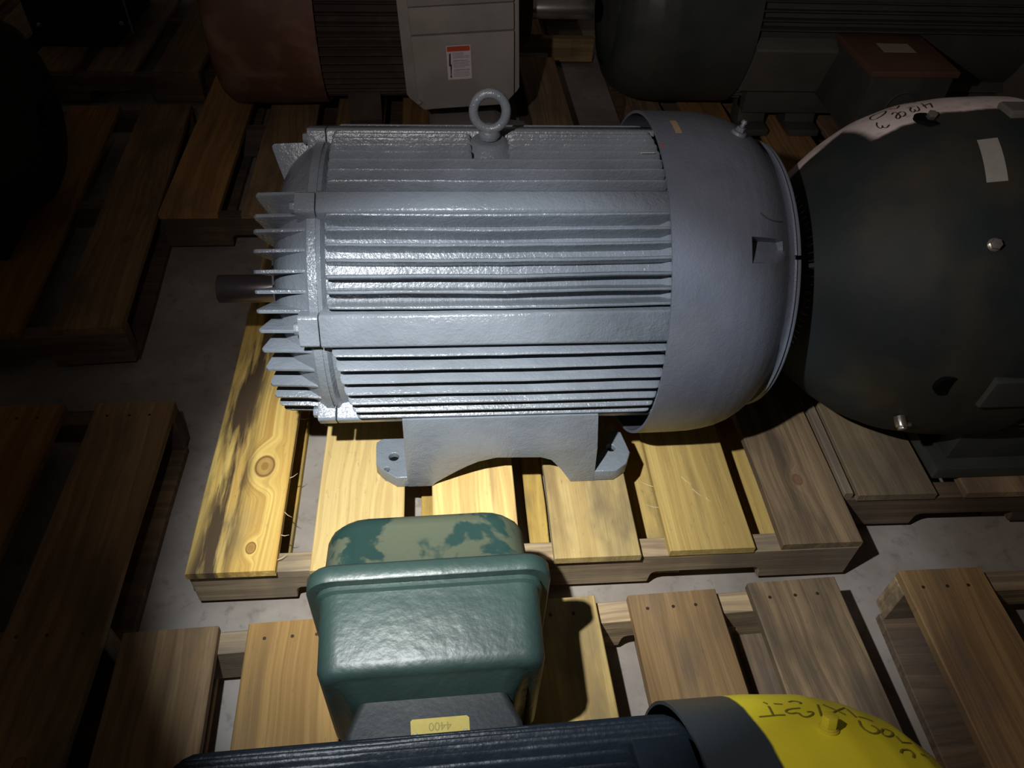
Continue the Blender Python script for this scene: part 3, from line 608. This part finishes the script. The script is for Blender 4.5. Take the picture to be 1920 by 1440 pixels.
for xx in (0.28, 0.55):
    mb = MB(); mb.prism([(-0.20, 0.0), (-0.11, 0.0), (-0.09, 0.09), (-0.155, 0.09), (-0.17, 0.02), (-0.20, 0.02)], 'X', xx-PX, xx+0.07-PX); mb.build('foot', M_navy, M2, 0.003)
    mb = MB(); mb.prism([(0.20, 0.0), (0.11, 0.0), (0.09, 0.09), (0.155, 0.09), (0.17, 0.02), (0.20, 0.02)], 'X', xx-PX, xx+0.07-PX); mb.build('foot', M_navy, M2, 0.003)

# ------------------------------------------------------------------ right motor: charcoal cowl with the white marked patch
H3 = 0.445-DT
M3 = thing('electric_motor', (0, 0.40, DT+0.0012), 'charcoal motor at the right with a big domed fan cover and marked white patch', 'motor')
P3 = [(1.05, .125), (1.065, .14), (1.09, .165), (1.13, .205), (1.18, .248), (1.23, .280), (1.29, .303), (1.36, .314), (1.43, .317), (1.46, .317)]
P3s = []
for i in range(40):
    x = 1.05+0.41*i/39; P3s.append((x, (interp(P3, x-.012)+interp(P3, x)*2+interp(P3, x+.012))/4))
cowl_mesh(P3s, H3, 0.004, None, 140).build('fan_cover', M_white, M3, smooth=40)
mb = MB(); 
for r in (0.03, 0.05, 0.07, 0.09, 0.11): mb.torus((1.052, 0, H3), (1, 0, 0), r, 0.0022, 36, 6)
for k in range(72): mb.cyl(pol(1.062, 0.120, k*5, H3), pol(1.080, 0.158, k*5, H3), 0.0016, n=5)
mb.build('grille', M_steel, M3)
mb = MB(); revolve(mb, [(1.44, 0.28), (1.47, 0.285), (2.15, 0.285), (2.20, 0.2), (2.20, 0.03)], H3, 64); mb.build('barrel', M_darkgreen, M3)
for i, a in enumerate([-36, -30, -24, -18, -12, -6, 0, 8, 16, 24, 32, 40, 48, 56, 64, 72, 80, 88, 96, 104, 112, 120, 130, 140]):
    fin(1.475, 2.12, 0.28, 0.315, a, H3, 0.009, 0.006, 8, seed=400+i).build('cooling_fin', M_darkgreen, M3)
bar(1.385, 1.50, 0.27, 0.326, 93.0, 3.8, H3).build('cover_tab', M_charlite, M3, 0.006)
bar(1.345, 1.48, 0.27, 0.3215, -2.0, 6.0, H3).build('cover_tab', M_darkgreen, M3, 0.006)
patch(lambda u, v: (1.3078+0.032*u-0.0115*v, 79.9-16.0*v), P3s, H3, 0.001).build('paper_label', M_labelg, M3)['label'] = 'blank grey paper label'
T3 = [[(1.2965, 110.4), (1.2867, 103.8)], [(1.288, 106.8), (1.304, 107.8)], [(1.3055, 108.3), (1.2941, 103.0)], [(1.2728, 109.8), (1.2764, 109.3), (1.2678, 107.1), (1.265, 104.2), (1.2706, 104.5), (1.274, 106.6), (1.2706, 104.5), (1.2719, 103.6), (1.2772, 104.4), (1.2827, 108.0)], [(1.2439, 109.5), (1.2528, 111.5), (1.251, 107.7), (1.2454, 103.9), (1.2383, 103.3), (1.2417, 106.1), (1.2567, 109.2), (1.26, 107.6), (1.2553, 104.5), (1.2464, 103.5), (1.249, 106.9)], [(1.2178, 108.6), (1.2125, 106.4), (1.2104, 102.8), (1.2145, 102.7), (1.2174, 104.5), (1.2145, 102.7), (1.216, 100.8), (1.223, 101.9)], [(1.223, 115.9), (1.2321, 119.2), (1.2579, 118.1), (1.2408, 113.0), (1.2209, 112.1), (1.223, 115.9)], [(1.262, 118.0), (1.266, 114.5), (1.279, 117.5)], [(1.292, 117.5), (1.300, 119.5), (1.297, 113.5)]]
strokes(T3, P3s, H3, 0.0028, 0.0012).build('marker_writing', M_ink, M3)['label'] = 'dark hand-written digits 4 3 8 0 on the white patch'
def on3(x, a, r=None): return Vector(pol(x, interp(P3s, x) if r is None else r, a, H3)), Vector((0.0, -math.cos(R(a)), math.sin(R(a))))
p, n_ = on3(1.2954, 45.0); hexbolt(p, n_+Vector((-0.25, 0, 0)), 0.0085, 0.012, 'cover_bolt', M_steel, M3)
p, n_ = on3(1.272, 96.0); mb = MB(); mb.cyl(p-n_*0.004, p+n_*0.0016, 0.025, n=28); mb.build('bolt_hole', M_hole, M3)
hexbolt(p+n_*0.001, n_+Vector((-0.1, -0.5, 0)), 0.0085, 0.012, 'cover_bolt', M_steel, M3, False)
p, n_ = on3(1.2828, -1.4); mb = MB(); mb.cyl(p-n_*0.006, p+n_*0.0022, 0.021, n=28); mb.build('bolt_hole', M_hole, M3)
p, n_ = on3(1.262, -24.0); mb = MB(); mb.cyl(p, p+n_*0.019, 0.010, n=20); mb.cyl(p+n_*0.019, p+n_*0.024, 0.008, n=6); mb.cyl(p+n_*0.014, p+n_*0.014+Vector((0.018, 0, -0.002)), 0.004, n=10); mb.build('drain_fitting', M_steel, M3, 0.0006)
mb = MB(); mb.box(1.415, 1.95, -0.262, -0.12, 0.0, 0.030); mb.build('foot', M_darkgreen, M3, 0.005)
mb = MB(); mb.box(1.445, 1.92, -0.235, -0.19, 0.028, 0.14); mb.build('foot_web', M_darkgreen, M3, 0.005)
mb = MB(); mb.box(1.415, 1.95, 0.12, 0.262, 0.0, 0.030); mb.build('foot', M_darkgreen, M3, 0.005)

# ------------------------------------------------------------------ generic dark motors behind
def simple_motor(loc, rz, label, h, prof_c, r_b, r_f, xb0, xb1, fins, m_cowl, m_body, endr=0.1, cow_th=0.004):
    t = thing('electric_motor', (loc[0], loc[1], loc[2]+0.0015), label, 'motor', rz)
    if prof_c: cowl_mesh(prof_c, h, cow_th, None, 110).build('fan_cover', m_cowl, t, smooth=40)
    mb = MB(); revolve(mb, [(xb0, 0.03), (xb0, r_b*0.9), (xb0+0.01, r_b), (xb1, r_b), (xb1+0.03, r_b*0.85), (xb1+0.07, endr), (xb1+0.09, endr*0.9), (xb1+0.09, 0.03)], h, 72); mb.build('barrel', m_body, t)
    for i, (a, x0, x1) in enumerate(fins):
        fin(x0, x1, r_b-0.005, r_f, a, h, 0.008, 0.0055, 6, seed=500+i).build('cooling_fin', m_body, t)
    return t
# M4, upper right
H4 = 0.45-DT
c4 = [(0.0, .20), (0.012, .235), (0.035, .262), (0.07, .283), (0.11, .295), (0.16, .30), (0.40, .30)]
f4 = [(a, 0.395, 1.30) for a in (60, 52, 44, 36, 30, 24, 19, 14, 9, 4)]+[(a, 0.395, 0.66) for a in (-43, -48, -53)]+[(a, 0.90, 1.3) for a in (-40, -46, -52)]
M4 = simple_motor((0.985, 1.80, DT), 0, 'dark finned motor at the upper right with a reddish terminal box', H4, c4, 0.262, 0.296, 0.36, 1.30, f4, M_darkgreen, M_charcoal)
bar(0.405, 0.665, 0.25, 0.298, -21.5, 15.5, H4).build('smooth_pad', M_charlite, M4, 0.012, seg=3)
mb = MB(); mb.add([(0.46, -0.44, 0.26), (0.70, -0.44, 0.26), (0.70, -0.22, 0.26), (0.46, -0.22, 0.26), (0.50, -0.555, 0.395), (0.70, -0.555, 0.395), (0.655, -0.30, 0.395), (0.50, -0.30, 0.395)], [(0, 1, 5, 4), (1, 2, 6, 5), (2, 3, 7, 6), (3, 0, 4, 7), (4, 5, 6, 7), (0, 3, 2, 1)])
mb = MB(); mb.box(0.655, 0.895, -0.53, -0.20, 0.130, 0.315); tb = mb.build('terminal_box', M_charcoal, M4, 0.008)
mb = MB(); mb.box(0.648, 0.902, -0.538, -0.24, 0.315, 0.333); tl = mb.build('lid', M_redbrown, tb, 0.004)
for (x, y) in ((0.668, -0.26), (0.882, -0.26)): hexbolt((x, y, 0.333), (0, 0, 1), 0.008, 0.008, 'lid_screw', M_charcoal, tb)
mb = MB(); mb.box(0.735, 0.83, -0.41, -0.35, 0.333, 0.3338); mb.build('paper_label', M_labelt, tb)['label'] = 'tan paper label on the lid'
mb = MB(); mb.torus((0.775, -0.531, 0.225), (0, 1, 0), 0.047, 0.004, 32, 8); mb.build('knockout_ring', M_charcoal, tb)
for xa, xb in ((0.44, 0.53), (0.60, 0.70), (1.05, 1.15)):
    mb = MB(); mb.prism([(-0.27, 0.0), (-0.14, 0.0), (-0.12, 0.12), (-0.185, 0.12), (-0.215, 0.024), (-0.27, 0.022)], 'X', xa, xb); mb.build('foot', M_charcoal, M4, 0.004)
mb = MB(); mb.box(0.44, 1.15, -0.23, -0.17, 0.06, 0.13); mb.build('foot_rail', M_charcoal, M4, 0.004)
for xa, xb in ((0.44, 0.53), (1.05, 1.15)):
    mb = MB(); mb.prism([(0.27, 0.0), (0.14, 0.0), (0.12, 0.12), (0.185, 0.12), (0.215, 0.024), (0.27, 0.022)], 'X', xa, xb); mb.build('foot', M_charcoal, M4, 0.004)
# M5, rusty
H5 = 0.44-DT
c5 = [(-0.01, .235), (0.0, .270), (0.012, .282), (0.03, .286), (0.12, .29), (0.30, .29)]
f5 = [(a, 0.29, 0.84) for a in range(-60, 61, 6)]
M5 = simple_motor((-0.195, 1.75, DT), R(2.5), 'rusty red-brown motor behind, left, with a grey terminal box and warning label', H5, c5, 0.245, 0.272, 0.25, 0.84, f5, M_rust, M_rustfin, 0.13)
mb = MB(); mb.cyl((0.90, 0, H5-0.02), (1.14, 0, H5-0.02), 0.032, n=40); mb.build('shaft', M_steel, M5, 0.003)
for xa in (0.36, 0.75):
    for s in (-1, 1):
        mb = MB(); mb.prism([(s*0.24, 0.0), (s*0.12, 0.0), (s*0.10, 0.11), (s*0.17, 0.11), (s*0.19, 0.024), (s*0.24, 0.022)], 'X', xa, xa+0.10); mb.build('foot', M_rustfin, M5, 0.004)
# grey terminal box on its near side (leaning a little)
rot = Matrix.Translation((0.692, -0.43, 0.305)) @ Matrix.Rotation(R(-3.2), 4, 'Y')
def rb(mb, name, mat, parent, bevel=0.004, seg=2): 
    mb.v = [tuple(rot @ Vector(p)) for p in mb.v]; return mb.build(name, mat, parent, bevel, seg=seg)
oct_ = [(-0.115, -0.115), (-0.152, -0.08), (-0.152, 0.36), (0.152, 0.36), (0.152, -0.08), (0.115, -0.115)]
mb = MB(); mb.prism(oct_, 'Y', -0.002, 0.20); gb = rb(mb, 'terminal_box', M_greybox, M5)
mb = MB(); mb.prism([(-0.150, -0.080), (-0.112, -0.118), (0.112, -0.118), (0.150, -0.080), (0.156, -0.07), (0.156, 0.36), (-0.156, 0.36), (-0.156, -0.07)], 'Y', -0.020, -0.002); rb(mb, 'lid_flange', M_greybox, gb)
inn = [(-0.125, -0.065), (-0.085, -0.104), (0.110, -0.104), (0.135, -0.080), (0.137, 0.118)]
mb = MB(); mb.prism([(-0.128, 0.092), (-0.127, -0.070), (-0.095, -0.106), (0.112, -0.106), (0.138, -0.078), (0.140, 0.092)], 'Y', -0.042, -0.018); lid = rb(mb, 'lid_panel', M_greybox, gb, 0.003)
mb = MB(); mb.prism([(-0.128, 0.095), (0.140, 0.095), (0.140, 0.162), (-0.129, 0.162)], 'Y', -0.040, -0.018); rb(mb, 'lid_panel', M_greybox, gb, 0.003)
mb = MB(); mb.prism([(-0.129, 0.165), (0.140, 0.165), (0.140, 0.36), (-0.130, 0.36)], 'Y', -0.042, -0.018); rb(mb, 'lid_panel', M_greybox, gb, 0.003)
mb = MB(); mb.cyl((-0.124, -0.020, -0.089), (-0.124, -0.027, -0.089), 0.009, n=20); mb.cyl((-0.124, -0.027, -0.089), (-0.124, -0.033, -0.089), 0.0065, n=6); rb(mb, 'lid_screw', M_greybox, gb, 0.0006)
# warning label
yl = -0.0428
rot = rot @ Matrix.Translation((-0.016, 0, 0.014))
mb = MB(); mb.box(-0.024, 0.040, yl, yl+0.001, -0.040, 0.050); wl = rb(mb, 'warning_label', M_label, M5, 0); wl['label'] = 'white warning label with red header and lightning arrow'
mb = MB(); mb.box(-0.022, 0.038, yl-0.0005, yl, 0.035, 0.048); rb(mb, 'red_header', M_red, wl, 0)
mb = MB(); mb.prism([(-0.017, 0.030), (-0.013, 0.030), (-0.0145, 0.002), (-0.0115, 0.0), (-0.0145, -0.030), (-0.0125, -0.030), (-0.0155, -0.036), (-0.0185, -0.030), (-0.0165, -0.030), (-0.0160, -0.004), (-0.0195, -0.003)], 'Y', yl-0.0005, yl); rb(mb, 'lightning_arrow', M_print, wl, 0)
mb = MB(); rr = random.Random(5)
for k in range(16):
    z = 0.0295-k*0.0041
    if k in (4, 10): continue
    mb.box(-0.008, -0.008+rr.choice((0.044, 0.040, 0.030, 0.043)), yl-0.0004, yl, z, z+(0.0022 if k in (5, 11) else 0.0014))
rb(mb, 'fine_print', M_printl, wl, 0)
# lower grey casting under the box
mb = MB(); mb.prism([(0.615, 0.0), (0.605, 0.02), (0.60, 0.05), (0.605, 0.075), (0.62, 0.09), (0.80, 0.09), (0.83, 0.07), (0.86, 0.05), (0.90, 0.045), (0.93, 0.02), (0.93, 0.0)], 'Y', -0.42, -0.25); mb.build('base_casting', M_greybox, M5, 0.006)
# M6, left black mass
H6 = 0.27
M6 = thing('electric_motor', (-0.50, 1.10, DT+0.0015), 'black rough-cast motor at the left edge, bulging dark dome', 'motor', R(4))
p6 = [(-0.62, .20), (-0.60, .225), (-0.30, .235), (-0.12, .235), (-0.07, .225), (-0.035, .205), (-0.012, .17), (0.0, .12), (0.003, .03)]
mb = MB(); revolve(mb, p6, H6, 96); mb.build('barrel', M_black, M6)
for i in range(22):
    a = -50+i*8.5; fin(-0.56, -0.10, 0.228, 0.25, a, H6, 0.008, 0.005, 6, seed=600+i).build('cooling_fin', M_black, M6)
mb = MB(); mb.box(-0.5, -0.12, -0.2, 0.2, 0.0, 0.05); mb.build('base_plate', M_black, M6, 0.004)
# black cabinet, upper left
MC = thing('equipment_cabinet', (-0.97, 2.16, DT), 'black boxy cabinet at the top left corner with two bright bolts', 'cabinet')
mb = MB(); mb.prism([(0.0, 0.0), (0.27, 0.0), (0.335, 0.06), (0.345, 0.5), (0.0, 0.5)], 'Y', 0.0, 0.45); mb.build('housing', M_blackbox, MC, 0.006)
mb = MB(); mb.cyl((0.345, -0.004, 0.055), (0.345, -0.004, 0.49), 0.0035, n=10); mb.build('edge_glint', M_steel, MC)  # thin bright rod standing in for the light glint along the housing edge
for p in ((0.035, 0.0, 0.075), (0.315, 0.0, 0.085)):
    hexbolt(p, (0, -1, 0), 0.007, 0.008, 'bolt', M_steel, MC)
